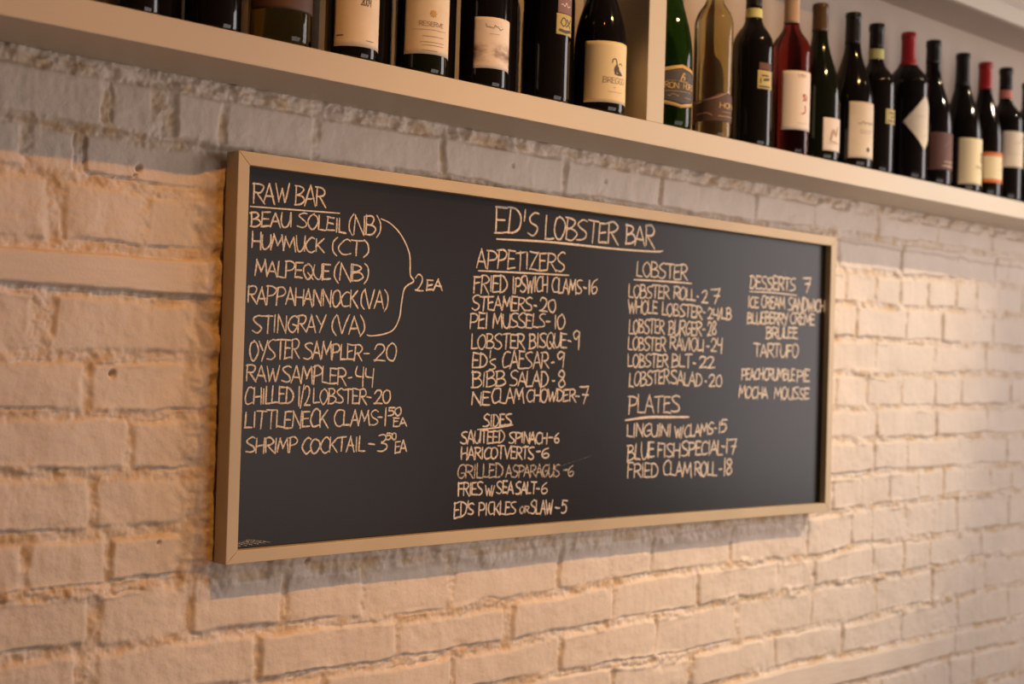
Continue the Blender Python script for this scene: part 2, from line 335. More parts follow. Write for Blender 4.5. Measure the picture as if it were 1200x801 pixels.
    h = h*(1-m2)+m2*(-.0020+.0085*fbm(X,Z,36,181,4,.6)); bk = sstep(-.05,-.012,X+.012*fbm(X,Z,18,241,3))*sstep(.05,.03,X)*sstep(.575,.55,Z)*sstep(-.03,.01,Z)
    h = h+bk*(.0085+.003*fbm(X,Z,40,251,3))
    # nail holes
    for (x,z,r,dp) in [(-.125,.534,.0042,.012),(-.13,.524,.0025,.008),(-.152,.258,.0045,.012),(-.076,.03,.0028,.008),(.17,-.012,.004,.012),(.79,.62,.003,.006),(.56,.62,.003,.006)]:
        h = h-dp*np.exp(-(((X-x)**2+(Z-z)**2)/r**2)**2)
    h = np.clip(h,-.03,.0135)
    # feather to the plain wall at the rim of the detailed part
    rim = np.minimum.reduce([sstep(0,.03,X-xs[0]),sstep(0,.03,xs[-1]-X),sstep(0,.02,Z-zs[0]),sstep(0,.02,zs[-1]-Z)]); h = h*rim
    nx, nz = len(xs), len(zs); co_ = np.stack([X0, FACE-h, Z0],-1).reshape(-1,3)
    i = np.arange(nx*nz).reshape(nx,nz); q = np.stack([i[:-1,:-1],i[1:,:-1],i[1:,1:],i[:-1,1:]],-1).reshape(-1,4)
    x0,x1,z0,z1 = xs[0],xs[-1],zs[0],zs[-1]; n = len(co_)
    ex_ = np.array([(-4,FACE,-.95),(3.5,FACE,-.95),(3.5,FACE,2.5),(-4,FACE,2.5),(x0,FACE,z0),(x1,FACE,z0),(x1,FACE,z1),(x0,FACE,z1)])
    co_ = np.vstack([co_,ex_]); q2 = np.array([(0,1,5,4),(1,2,6,5),(2,3,7,6),(3,0,4,7)])+n; q = np.vstack([q,q2])
    me = bpy.data.meshes.new('wall_back'); me.vertices.add(len(co_)); me.vertices.foreach_set('co', co_.astype(np.float32).ravel())
    me.loops.add(q.size); me.loops.foreach_set('vertex_index', q.astype(np.int32).ravel())
    me.polygons.add(len(q)); me.polygons.foreach_set('loop_start', np.arange(0,q.size,4,dtype=np.int32))
    me.polygons.foreach_set('use_smooth', np.ones(len(q),bool)); me.update(calc_edges=True)
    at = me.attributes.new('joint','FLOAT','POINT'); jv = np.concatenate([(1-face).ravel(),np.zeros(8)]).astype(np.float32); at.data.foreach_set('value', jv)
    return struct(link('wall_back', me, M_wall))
wall_back()

# ---------------------------------------------------------------- the rest of the room
def wall_with_window(name, wname, a, b, w0, w1, z0, z1, horiz, p, q):
    """a wall from a to b along its run, p to q thick, with one framed opening"""
    B = (lambda m,u0,u1,c,d: m.box(u0,u1,p,q,c,d)) if horiz else (lambda m,u0,u1,c,d: m.box(p,q,u0,u1,c,d))
    m_ = MB(); B(m_,a,w0,-.95,2.5); B(m_,w1,b,-.95,2.5); B(m_,w0,w1,-.95,z0); B(m_,w0,w1,z1,2.5); struct(m_.build(name, M_plain))
    t = .045; k = (q-p)*.35; p, q = p+k, q-k; m_ = MB(); mid = (w0+w1)/2
    for r in [(w0,w0+t,z0,z1),(w1-t,w1,z0,z1),(w0+t,w1-t,z0,z0+t),(w0+t,w1-t,z1-t,z1),(mid-.02,mid+.02,z0+t,z1-t)]: B(m_,*r)
    struct(m_.build(wname, M_shelf))
def room():
    for nm, bx, mt in [('floor',(-4.1,3.8,-2.6,.1,-1.05,-.95),M_floor),('ceiling',(-4.1,3.8,-2.6,.1,2.5,2.6),M_plain),('wall_left',(-4.1,-4,-2.6,.015,-.95,2.5),M_plain)]:
        b = MB(); b.box(*bx); struct(b.build(nm, mt))
    wall_with_window('wall_front','fill_light_opening',-4,3.65,.4,2.5,-.5,.9,True,-2.48,-2.36)  # opening added in the unseen wall to frame the fill light
    wall_with_window('wall_right','window_2',-2.36,.015,-2.2,-.8,-.3,1.7,False,3.5,3.6)
room()

# ---------------------------------------------------------------- the wine shelf
ZB, ZT, YF, YB = .66629, .70531, -.1298, .004
def shelf():
    r = thing('wall_shelf','long cream painted wooden wall shelf holding wine bottles above the chalkboard','shelf',(.75,0,ZB))
    def part(nm, *bx, mat=None):
        b = MB(); x0,x1,y0,y1,z0,z1 = bx; b.box(x0-.75,x1-.75,y0,y1,z0-ZB,z1-ZB); return b.build(nm, mat or M_shelf, r, .0012)
    part('bottom_board',-1.1,2.75,YF,YB,ZB,ZT); part('top_board',-1.1,2.75,YF+.012,YB,1.1111,1.150,mat=M_shelf_shade); part('top_board_lip',-1.1,2.75,YF,YF+.012,1.1111,1.150)  # top board body carries the painted shade, its front lip stays cream
    part('divider',.72995,.7741,YF,-.0082,ZT,1.1111)
    part('side_panel',-1.1,-1.056,YF,-.0082,ZT,1.1111); part('side_panel',2.706,2.75,YF,-.0082,ZT,1.1111)
    part('back_panel',-1.1,2.75,-.008,YB,ZT,1.1111,mat=M_shelf_shade)
shelf()

# ---------------------------------------------------------------- the chalkboard
W, H, D, FW, TILT, PY = 1.45472, .57, .03044, .01867, .00325, -.017
TEXT = [('',[('RAW',0.033,0.503,0.094,0.507,0.0252),('BAR',0.103,0.505,0.158,0.508,0.0251)]),('_',0.0024,[(0.03,0.496),(0.09,0.498),(0.184,0.501)]),('',[('BEAU',0.03,0.468,0.099,0.474,0.0191),('SOLEIL',0.11,0.475,0.197,0.473,0.0183),('(NB)',0.2,0.473,0.263,0.475,0.0245)]),('',[('HUMMUCK',0.033,0.438,0.158,0.441,0.0193),('(CT)',0.171,0.44,0.241,0.442,0.0211)]),('',[('MALPEQUE',0.04,0.4,0.171,0.402,0.0204),('(NB)',0.176,0.402,0.242,0.404,0.0232)]),('',[('RAPPAHANNOCK',0.029,0.361,0.223,0.365,0.0215),('(VA)',0.227,0.365,0.281,0.364,0.0246)]),('',[('STINGRAY',0.039,0.321,0.165,0.325,0.022),('(VA)',0.175,0.324,0.238,0.325,0.0232)]),('_',0.0026,[(0.262,0.5),(0.279,0.495),(0.297,0.483),(0.31,0.468),(0.319,0.451),(0.321,0.434),(0.322,0.419),(0.329,0.41),(0.317,0.403),(0.31,0.395),(0.306,0.374),(0.303,0.353),(0.293,0.335),(0.276,0.327),(0.251,0.323),(0.242,0.324)]),('',[('2',0.332,0.396,0.349,0.397,0.0238),('EA',0.354,0.397,0.388,0.4,0.015)]),('',[('OYSTER',0.036,0.281,0.12,0.287,0.0238),('SAMPLER',0.128,0.286,0.233,0.286,0.0223),('-',0.237,0.287,0.247,0.287,0.0192),('20',0.255,0.285,0.301,0.288,0.023)]),('',[('RAW',0.03,0.253,0.086,0.253,0.0198),('SAMPLER',0.091,0.252,0.205,0.25,0.022),('-',0.209,0.251,0.216,0.251,0.019),('44',0.222,0.25,0.258,0.248,0.0239)]),('',[('CHILLED',0.03,0.22,0.112,0.221,0.0215),('1/2',0.12,0.217,0.142,0.218,0.0265),('LOBSTER',0.146,0.222,0.244,0.221,0.02),('-',0.245,0.222,0.253,0.222,0.0192),('20',0.258,0.221,0.291,0.222,0.0181)]),('',[('LITTLENECK',0.031,0.187,0.175,0.187,0.0217),('CLAMS',0.185,0.189,0.268,0.189,0.0214),('-',0.267,0.19,0.275,0.19,0.0217),('1',0.278,0.188,0.285,0.188,0.023),('50',0.286,0.203,0.312,0.204,0.011),('EA',0.296,0.187,0.323,0.187,0.0117)]),('',[('SHRIMP',0.035,0.152,0.122,0.151,0.0192),('COCKTAIL',0.129,0.149,0.244,0.151,0.0199),('-',0.251,0.152,0.262,0.151,0.0192),('3',0.268,0.149,0.286,0.148,0.023),('50',0.284,0.167,0.304,0.167,0.0092),('EA',0.301,0.146,0.324,0.148,0.0171)]),('',[('ED',0.495,0.5,0.557,0.504,0.039),("'",0.559,0.504,0.565,0.504,0.0363),('S',0.571,0.501,0.595,0.503,0.0373),('LOBSTER',0.61,0.5,0.792,0.504,0.034),('BAR',0.812,0.505,0.891,0.506,0.0332)]),('_',0.0038,[(0.501,0.489),(0.622,0.494),(0.778,0.495),(0.887,0.498),(0.915,0.501)]),('',[('APPETIZERS',0.458,0.44,0.662,0.447,0.027)]),('_',0.003,[(0.463,0.435),(0.559,0.438),(0.671,0.441)]),('',[('FRIED',0.453,0.4,0.528,0.404,0.0245),('IPSWICH',0.538,0.404,0.621,0.41,0.0237),('CLAMS',0.631,0.41,0.705,0.411,0.0227),('-',0.708,0.413,0.715,0.413,0.0209),('16',0.719,0.412,0.745,0.414,0.0221)]),('',[('STEAMERS',0.451,0.372,0.586,0.376,0.0207),('-',0.589,0.376,0.596,0.376,0.0182),('20',0.602,0.376,0.642,0.376,0.0204)]),('',[('PEI',0.447,0.342,0.487,0.344,0.0218),('MUSSELS',0.497,0.345,0.618,0.35,0.021),('-',0.619,0.35,0.628,0.35,0.0204),('10',0.638,0.348,0.665,0.35,0.0216)]),('',[('LOBSTER',0.451,0.309,0.57,0.314,0.0217),('BISQUE',0.581,0.314,0.67,0.318,0.0224),('-',0.673,0.318,0.681,0.318,0.0227),('9',0.685,0.316,0.703,0.316,0.028)]),('',[('ED',0.455,0.279,0.488,0.28,0.0214),("'",0.491,0.28,0.495,0.28,0.0235),('S',0.493,0.277,0.507,0.278,0.0147),('CAESAR',0.52,0.28,0.628,0.282,0.0251),('-',0.635,0.282,0.641,0.283,0.0194),('9',0.646,0.283,0.666,0.283,0.0257)]),('',[('BIBB',0.455,0.248,0.529,0.251,0.0225),('SALAD',0.539,0.251,0.629,0.25,0.0231),('-',0.638,0.251,0.644,0.251,0.0225),('8',0.652,0.25,0.67,0.251,0.0247)]),('',[('NE',0.456,0.219,0.496,0.22,0.0195),('CLAM',0.499,0.223,0.573,0.224,0.0218),('CHOWDER',0.578,0.225,0.696,0.227,0.0188),('-',0.696,0.226,0.705,0.226,0.0187),('7',0.705,0.223,0.728,0.223,0.0271)]),('',[('SIDES',0.482,0.185,0.546,0.187,0.0176)]),('_',0.0026,[(0.471,0.18),(0.517,0.183),(0.549,0.187)]),('',[('SAUTEED',0.435,0.158,0.531,0.158,0.0185),('SPINACH',0.541,0.158,0.63,0.155,0.0167),('-',0.633,0.156,0.642,0.156,0.0189),('6',0.646,0.156,0.659,0.156,0.0146)]),('',[('HARICOT',0.436,0.133,0.531,0.133,0.0174),('VERTS',0.532,0.133,0.6,0.13,0.0178),('-',0.605,0.131,0.614,0.131,0.0204),('6',0.617,0.131,0.637,0.13,0.0157)]),('f',[('GRILLED',0.43,0.103,0.529,0.102,0.0197),('ASPARAGUS',0.536,0.102,0.662,0.099,0.018)]),('f',[('-',0.671,0.099,0.682,0.099,0.0221),('6',0.682,0.098,0.697,0.098,0.0184)]),('',[('FRIES',0.432,0.076,0.486,0.075,0.0184),('W/',0.491,0.074,0.512,0.073,0.014),('SEA',0.516,0.076,0.554,0.074,0.0176),('SALT',0.559,0.073,0.608,0.072,0.0179),('-',0.607,0.072,0.614,0.072,0.0168),('6',0.619,0.071,0.634,0.071,0.0157)]),('',[('ED',0.425,0.04,0.452,0.043,0.0228),("'",0.452,0.043,0.456,0.043,0.0206),('S',0.455,0.045,0.468,0.044,0.0166),('PICKLES',0.478,0.043,0.562,0.04,0.0187),('SLAW',0.595,0.039,0.647,0.036,0.0205),('-',0.653,0.037,0.664,0.036,0.0207),('5',0.669,0.037,0.682,0.036,0.0184)]),('f',[('OR',0.57,0.041,0.592,0.04,0.01)]),('',[('LOBSTER',0.844,0.451,0.987,0.453,0.0244)]),('_',0.0035,[(0.839,0.444),(0.914,0.446),(1.0,0.447)]),('',[('LOBSTER',0.825,0.412,0.936,0.415,0.0212),('ROLL',0.949,0.416,1.013,0.415,0.0198),('-',1.017,0.417,1.021,0.417,0.014),('2',1.03,0.412,1.049,0.413,0.0222),('7',1.058,0.413,1.086,0.415,0.0264)]),('',[('WHOLE',0.825,0.384,0.905,0.385,0.0212),('LOBSTER',0.917,0.385,1.033,0.383,0.0208),('-',1.036,0.386,1.042,0.386,0.0181),('24/LB',1.049,0.383,1.123,0.385,0.0187)]),('',[('LOBSTER',0.828,0.348,0.925,0.351,0.0222),('BURGER',0.936,0.349,1.033,0.351,0.0238),('-',1.036,0.353,1.043,0.353,0.0221),('28',1.05,0.351,1.078,0.354,0.0243)]),('',[('LOBSTER',0.827,0.319,0.93,0.32,0.0212),('RAVIOLI',0.942,0.323,1.043,0.322,0.0209),('-',1.049,0.323,1.057,0.323,0.0192),('24',1.062,0.323,1.098,0.323,0.0224)]),('',[('LOBSTER',0.827,0.288,0.938,0.29,0.0203),('BLT',0.949,0.29,1.007,0.291,0.0218),('-',1.011,0.291,1.018,0.291,0.014),('22',1.028,0.29,1.075,0.291,0.0192)]),('',[('LOBSTER',0.832,0.253,0.943,0.261,0.0222),('SALAD',0.946,0.26,1.038,0.255,0.0218),('-',1.047,0.256,1.051,0.256,0.0181),('20',1.058,0.256,1.1,0.255,0.0213)]),('',[('PLATES',0.831,0.206,0.975,0.207,0.0287)]),('_',0.0047,[(0.826,0.193),(0.887,0.198),(0.943,0.198),(1.002,0.198)]),('',[('LINGUINI',0.83,0.164,0.953,0.163,0.0202),('W/',0.963,0.161,0.987,0.161,0.0174),('CLAMS',0.99,0.16,1.077,0.166,0.0209),('-',1.08,0.167,1.086,0.167,0.0201),('15',1.091,0.167,1.117,0.169,0.0213)]),('',[('BLUE',0.832,0.122,0.907,0.125,0.0263),('FISH',0.914,0.126,0.98,0.124,0.0226),('SPECIAL',0.983,0.127,1.106,0.127,0.0232),('-',1.103,0.128,1.113,0.127,0.0292),('17',1.114,0.128,1.15,0.127,0.026)]),('',[('FRIED',0.834,0.092,0.918,0.089,0.0222),('CLAM',0.932,0.093,1.014,0.086,0.0238),('ROLL',1.022,0.089,1.091,0.087,0.0232),('-',1.096,0.087,1.106,0.087,0.0269),('18',1.11,0.087,1.137,0.086,0.0281)]),('',[('DESSERTS',1.178,0.449,1.33,0.452,0.0239),('7',1.354,0.452,1.383,0.454,0.0255)]),('_',0.0029,[(1.178,0.442),(1.253,0.444),(1.336,0.443)]),('',[('ICE',1.173,0.411,1.208,0.412,0.0197),('CREAM',1.216,0.413,1.295,0.414,0.021),('SANDWICH',1.306,0.412,1.435,0.414,0.0226)]),('',[('BLUEBERRY',1.173,0.38,1.307,0.383,0.0205),('CREME',1.314,0.386,1.4,0.385,0.0206)]),('',[('BRULEE',1.235,0.353,1.342,0.356,0.0202)]),('',[('TARTUFO',1.196,0.316,1.347,0.318,0.0232)]),('',[('PEACH',1.159,0.27,1.23,0.271,0.0198),('CRUMBLE',1.231,0.271,1.337,0.27,0.0203),('PIE',1.342,0.269,1.387,0.269,0.0217)]),('',[('MOCHA',1.152,0.235,1.246,0.233,0.0208),('MOUSSE',1.267,0.233,1.388,0.233,0.0205)])]
def board():
    r = thing('chalkboard','wide black menu chalkboard in a cream wooden frame on the brick wall','chalkboard')
    r.rotation_euler = (0,-TILT,0)
    def rail(nm, horiz, a, bow=0.):
        b = MB(); n = 16; V=[]; F=[]
        for i in range(n+1):
            t = i/n
            if horiz:
                xo = W*t; xi = FW+(W-2*FW)*t; zo, zi = (0,FW) if a==0 else (H,H-FW); k = bow*4*t*(1-t)
                P = [(xo,-D,zo+k),(xi,-D,zi+k),(xi,0,zi+k),(xo,0,zo+k)]
            else:
                zo = H*t; zi = FW+(H-2*FW)*t; xo, xi = (0,FW) if a==0 else (W,W-FW)
                P = [(xo,-D,zo),(xi,-D,zi),(xi,0,zi),(xo,0,zo)]
            V += P
        for i in range(n):
            for j in range(4): F.append((4*i+j,4*i+(j+1)%4,4*i+4+(j+1)%4,4*i+4+j))
        F += [(0,3,2,1),(4*n,4*n+1,4*n+2,4*n+3)]
        b.add(V,F); o = b.build(nm, M_frame, r)
        import bmesh
        bm = bmesh.new(); bm.from_mesh(o.data); bmesh.ops.recalc_face_normals(bm, faces=bm.faces); bm.to_mesh(o.data); bm.free()
        bv = o.modifiers.new('bevel','BEVEL'); bv.width=.0009; bv.segments=2; bv.limit_method='ANGLE'
        return o
    rail('bottom_rail',True,0,.0033); rail('top_rail',True,1,.0010); rail('left_stile',False,0); rail('right_stile',False,1)
    b = MB(); b.box(FW-.004,W-FW+.004,PY,PY+.006,FW-.004,H-FW+.004); b.build('slate_panel', M_board, r)
    for x in (.12,W-.16):
        b = MB(); b.box(x,x+.04,-.004,.018,.10,H-.08); b.build('backing_batten', M_batten, r)
    rng = random.Random(7)
    fn = lambda x,z,l: (x, PY-.0006-l*.00004, z)
    for opt, ws, *rest in TEXT:
        b = MB()
        if opt == '_':
            ribbon(b, cat(rest[0],5), ws*.92, fn, rng, .35); b.build('chalk_underline' if len(rest[0])<7 else 'chalk_bracket', M_chalk_bold, r); continue
        k = 0
        for t,x0,z0,x1,z1,h in ws:
            sw = .0030+.0010*min(1,max(0,(x0-.3)/.7))
            sw *= .88 if h<.03 else (1.18 if h>.047 else 1)
            for st in word_strokes(t,x0,z0,x1,z1,h,rng): ribbon(b, st, sw*rng.uniform(.85,1.12), fn, rng, .3, k%7); k += 1
        o = b.build('chalk_writing', M_chalk_faint if opt=='f' else M_chalk, r)
    # old chalk left in the corner and under the sides list
    b = MB()
    for i in range(6): ribbon(b, [(.022+.004*i,.026+.001*i),(.03+.010*i,.0225+.0005*i)], .003, fn, rng, .6, i)
    for q in [[(.62,.107),(.74,.132)],[(1.285,.487),(1.30,.480)],[(1.29,.492),(1.298,.479)]]: ribbon(b, q, .0022, fn, rng, .8)
    b.build('chalk_smudge', M_dust, r)
board()

# ---------------------------------------------------------------- wine bottles
def profile(kind, R, H):
    s = H/.30; low = .016 if kind.endswith('low') else 0.
    if kind.startswith('bordeaux'): P = [(.0,.004),(R*.62,.003),(R*.9,0),(R*.985,.004),(R,.010),(R,.188),(R*.985,.197),(R*.93,.206),(R*.82,.2145),(R*.66,.2225),(R*.52,.2295),(.0165,.237),(.0148,.246),(.0143,.286)]; P = [(r,z-low if .1<z<.25 else z) for r,z in P]
    elif kind=='champagne': P = [(.0,.006),(R*.6,.004),(R*.9,0),(R*.985,.005),(R,.012),(R,.118),(R*.985,.135),(R*.93,.155),(R*.84,.175),(R*.70,.198),(R*.55,.222),(.0195,.245),(.0165,.265),(.0150,.284)]
    elif kind=='slim': P = [(.0,.004),(R*.62,.003),(R*.9,0),(R*.985,.004),(R,.010),(R,.122),(R*.985,.138),(R*.92,.155),(R*.81,.172),(R*.67,.190),(R*.53,.208),(.0175,.224),(.0152,.240),(.0145,.286)]
    else: P = [(.0,.005),(R*.62,.004),(R*.9,0),(R*.985,.004),(R,.011),(R,.116),(R*.985,.130),(R*.93,.147),(R*.83,.165),(R*.69,.184),(R*.54,.203),(.0182,.222),(.0156,.238),(.0146,.286)]
    P = P+[(.0146,.2868),(.0158,.2878),(.0158,.2955),(.0150,.2975),(.0120,.300),(.0,.300)]
    return [(r,z*s) for r,z in P]
def smooth_prof(P):
    out=[P[0]]
    for i in range(1,len(P)):
        a,b = P[i-1],P[i]; n = max(1,int(math.hypot(b[0]-a[0],b[1]-a[1])/.02)); 
        for k in range(1,n+1): out.append((a[0]+(b[0]-a[0])*k/n, a[1]+(b[1]-a[1])*k/n))
    return out
def rad(P, z):
    Q = [q for q in P if q[0]>0]; return float(np.interp(z, [q[1] for q in Q[2:-1]], [q[0] for q in Q[2:-1]]))
def lathe(P, n=56):
    b = MB(); V=[]; F=[]
    for r,z in P:
        for k in range(n):
            a = 2*math.pi*k/n; V.append((r*math.cos(a), r*math.sin(a), z))
    for i in range(len(P)-1):
        for k in range(n): F.append((i*n+k, i*n+(k+1)%n, (i+1)*n+(k+1)%n, (i+1)*n+k))
    b.add(V,F,True); return b
def clean(o):
    import bmesh
    bm = bmesh.new(); bm.from_mesh(o.data); bmesh.ops.remove_doubles(bm, verts=bm.verts, dist=1e-6); bmesh.ops.recalc_face_normals(bm, faces=bm.faces)
    for f in bm.faces: f.smooth = True
    bm.to_mesh(o.data); bm.free(); return o
def patch(P, a0, a1, z0, z1, span=None, lift=.0004, nz=14, na=30, zfun=None):
    """a paper label wrapped on the bottle from angle a0 to a1 (degrees), with its own thickness"""
    b = MB(); V=[]; F=[]
    for s in (0,1):
        for i in range(nz+1):
            t = i/nz; u0,u1 = span(t) if span else (0,1)
            for j in range(na+1):
                u = u0+(u1-u0)*j/na; a = math.radians(a0+(a1-a0)*u); z = zfun(u,t) if zfun else z0+(z1-z0)*t
                r = rad(P,z)+lift*(1 if s==0 else -.3); V.append((r*math.cos(a), r*math.sin(a), z))
    m_ = (nz+1)*(na+1); g = lambda s,i,j: s*m_+i*(na+1)+j
    for i in range(nz):
        for j in range(na):
            F.append((g(0,i,j),g(0,i,j+1),g(0,i+1,j+1),g(0,i+1,j)))
    for i in range(nz): F += [(g(0,i,0),g(0,i+1,0),g(1,i+1,0),g(1,i,0)),(g(0,i,na),g(1,i,na),g(1,i+1,na),g(0,i+1,na))]
    for j in range(na): F += [(g(0,0,j),g(1,0,j),g(1,0,j+1),g(0,0,j+1)),(g(0,nz,j),g(0,nz,j+1),g(1,nz,j+1),g(1,nz,j))]
    b.add(V,F,True); return b
def band(P, z0, z1, lift=.0006, top=False):
    Q = [(rad(P,z)+lift,z) for z in np.linspace(z0,z1,10)]
    Q = [(Q[0][0]-lift*1.3,z0)]+Q+([(Q[-1][0]-lift*1.3,z1)] if not top else [(Q[-1][0]*.8,z1+.0012),(0,z1+.0014)])
    return lathe(Q,48)
def cyl_fn(P, ac, lift=.0009):
    def fn(s, z, l):
        r = rad(P,z)+lift+l*.00003; a = math.radians(ac)+s/r; return (r*math.cos(a), r*math.sin(a), z)
    return fn
GROUP = 'wine bottles on the wall shelf'
def bottle(label, kind, x, R, H, glassm, y=-.085):
    t = thing('wine_bottle', label, 'bottle', (x,y,ZT), GROUP)
    P = profile(kind,R,H); clean(lathe(smooth_prof(P)).build('bottle_glass', glassm, t)); return t, P
def capsule(t, P, z0, z1, m, name='foil_capsule'):
    return clean(band(P, z0, z1, .0006, True).build(name, m, t))
def ring(t, P, z0, z1, m): return clean(band(P, z0, z1, .0011).build('neck_band', m, t))
def label_(t, P, a0, a1, z0, z1, m, **k): return patch(P,a0,a1,z0,z1,**k).build('label', m, t)
rngb = random.Random(3)
def prt(lab, P, ac, items, m, name='label_print', lift=.0009, jit=.03):
    """items: (text, s, z, width, h, stroke) lettering, or lists of points with a stroke width"""
    b = MB(); fn = cyl_fn(P,ac,lift); k=0
    for it in items:
        if isinstance(it[0],str):
            tx,s,z,wd,h,sw = it
            for st in word_strokes(tx,s,z,s+wd,z,h,rngb,jit): ribbon(b,st,sw,fn,None,.2,k%5); k+=1
        else:
            pts,sw = it; ribbon(b,cat([tuple(map(float,q)) for q in pts],4),sw,fn,None,.2,k%5); k+=1
    return b.build(name, m, lab)
def line(s,z,wd,sw=.0007): return ([(s,z),(s+wd/2,z),(s+wd,z)],sw)
def scrawl(s,z,wd,h,n=9,sw=.0006):
    return ([(s+wd*i/n, z+h*(rngb.random()*.7+(.5 if i%3==0 else 0)*rngb.random())) for i in range(n+1)], sw)

# left bay, from the left
t,P = bottle('dark wine bottle leftmost on the shelf, cut off by the top edge','bordeaux',-.197,.0345,.30,M_dark); capsule(t,P,.245,.299,M_black)
t,P = bottle('plain dark wine bottle second from the left end of the shelf','bordeaux',-.083,.0366,.30,M_dark); capsule(t,P,.245,.299,M_black)
t,P = bottle('olive green bottle with a dark label and gold lettering','champagne',.0215,.0432,.30,M_olive); capsule(t,P,.215,.299,M_black)
l = label_(t,P,-185,-8,.046,.112,M_brownlab)
prt(l,P,-92,[line(-.025,.074,.028,.0008),('BRUT',.004,.0735,.022,.0042,.0008),line(-.010,.064,.018,.0007),line(-.02,.083,.03,.0007),('G',.010,.084,.008,.008,.0012)],M_gold)
t,P = bottle('bottle with a tall cream label dated near its middle, left of the gold star label','bordeaux',.143,.0378,.30,M_dark); capsule(t,P,.245,.299,M_black)
l = label_(t,P,-166,-30,.0185,.135,M_paper)
prt(l,P,-100,[('2004',-.006,.077,.017,.009,.0011),scrawl(-.022,.094,.042,.010,12,.0012),line(-.040,.0335,.010,.0012),line(.004,.028,.014,.0007)],M_ink)
t,P = bottle('bottle with a cream label bearing a small gold star','bordeaux',.2735,.0385,.30,M_dkgreen); capsule(t,P,.245,.299,M_black)
l = label_(t,P,-172,-30,.0305,.150,M_paper)
prt(l,P,-106,[('RESERVE',-.022,.0715,.040,.0058,.0008),line(-.032,.066,.056,.0006),line(-.016,.0565,.036,.0008),line(-.019,.048,.040,.0008),line(-.016,.0435,.036,.0007),line(-.016,.0355,.024,.0009)],M_greyink)
prt(l,P,-106,[([(.000+.0048*math.cos(q),.090+.0048*math.sin(q)),(.000,.090)],.0022) for q in [i*math.pi/4 for i in range(8)]],M_gold,'gold_star')
t,P = bottle('bottle with a square cream label of dusky clouds','bordeaux',.3975,.0380,.30,M_dark); capsule(t,P,.245,.299,M_black)
l = label_(t,P,-156,-30,.0305,.1085,M_cloudlab)
prt(l,P,-103,[scrawl(-.018,.090,.030,.008,12,.0007),line(-.012,.083,.018,.0004)],M_ink)
t,P = bottle('tall plain dark bottle with a small gold and plum seal label','bordeaux',.533,.0388,.325,M_dark); capsule(t,P,.262,.324,M_black)
l = label_(t,P,-113,-55,.1085,.142,M_goldlab)
prt(l,P,-84,[([(-.012,.128),(-.006,.136),(0,.129),(-.006,.122),(-.012,.128)],.0016),([(.002,.134),(.008,.128),(.013,.135)],.0022),([(.0,.122),(.006,.126),(.012,.121)],.0018),([(-.013,.1155),(0,.114),(.013,.1165)],.0050)],M_ink)
l = label_(t,P,-110,-55,.1425,.178,M_plum); prt(l,P,-84,[scrawl(-.012,.15,.022,.010,6,.0014),line(-.014,.168,.026,.0012)],M_paper)
t,P = bottle('wide burgundy bottle with a yellow animal label beside the shelf divider','burgundy',.6595,.0435,.30,M_dark); capsule(t,P,.225,.299,M_black)
l = label_(t,P,-172,-20,.0175,.1185,M_yellow)
prt(l,P,-96,[('BREGGO',-.026,.050,.046,.0085,.0009),line(-.006,.043,.004,.0008),line(-.016,.0355,.030,.0006)],M_greyink)
prt(l,P,-96,[([(-.010,.083),(-.0085,.089),(-.0035,.090),(-.001,.085),(-.0005,.078)],.0016),([(-.0005,.080),(-.0035,.074),(-.003,.067)],.0045),([(.001,.076),(.003,.070),(.008,.0665)],.0060),([(.004,.082),(.008,.084),(.011,.081)],.0014),([(-.004,.0655),(.004,.0645),(.012,.0650)],.0022)],M_ink,'animal_print')
BACK = [(-.140,'behind the gap at the left end'),(.2083,'left of the gold star label'),(.3355,'right of the gold star label'),(.465,'right of the cloud label'),(.5965,'behind the gap left of the yellow label')]
for x,nb in BACK:
    t,P = bottle('dark bottle in the back row, '+nb,'bordeaux',x,.0315,.29,M_dark,-.0415); capsule(t,P,.238,.289,M_black)

# right bay, from the divider
t,P = bottle('green sparkling wine bottle with a six-sided dark label, right of the divider','champagne',.832,.0445,.31,M_green); capsule(t,P,.235,.309,M_gold)
hexs = lambda u,t: (.0345+.0135*abs(2*u-1)*1.0)*(1-t)+(.110-.0135*abs(2*u-1))*t
l = label_(t,P,-192,-16,.0345,.110,M_gold,zfun=hexs)
l2 = patch(P,-190,-18,.04,.105,lift=.0007,zfun=lambda u,t:(.0405+.0135*abs(2*u-1))*(1-t)+(.104-.0135*abs(2*u-1))*t).build('label_field',M_navy,l)
prt(l,P,-104,[('IRON',-.036,.0685,.030,.0088,.0016),('HORSE',.003,.0685,.034,.0088,.0016),([(-.002,.083),(.001,.089),(.006,.087),(.004,.083)],.0030),([(.000,.089),(.004,.095),(.006,.093)],.0026),([(-.006,.081),(.004,.080),(.014,.080)],.0014),line(-.034,.063,.066,.0006),scrawl(-.026,.054,.020,.005,7,.0008),line(.006,.053,.022,.0006),line(-.030,.081,.018,.0006)],M_gold,lift=.0012)
t,P = bottle('clear bottle of pale wine with gold letters on a dusky label','bordeaux',.9595,.0355,.325,M_clear); capsule(t,P,.268,.324,M_brown)
l = label_(t,P,-214,-16,.030,.078,M_brownlab,zfun=lambda u,t:.030*(1-t)+t*(.066+.020*u-.006*math.sin(u*9)))
prt(l,P,-110,[('HONIG',-.006,.055,.052,.0085,.0016),line(.0,.048,.03,.0006),line(-.008,.040,.044,.0010)],M_gold)
prt(l,P,-110,[([(-.06,.066),(-.035,.068),(-.01,.074),(.012,.084)],.0026),([(-.05,.043),(-.03,.045),(-.02,.041)],.003)],M_mtn,'hill_print')
t,P = bottle('dark bottle with yellow neck band and small square label, beside the pink wine','bordeaux_low',1.077,.0380,.325,M_dark)
capsule(t,P,.266,.324,M_black); ring(t,P,.245,.262,M_band_y)
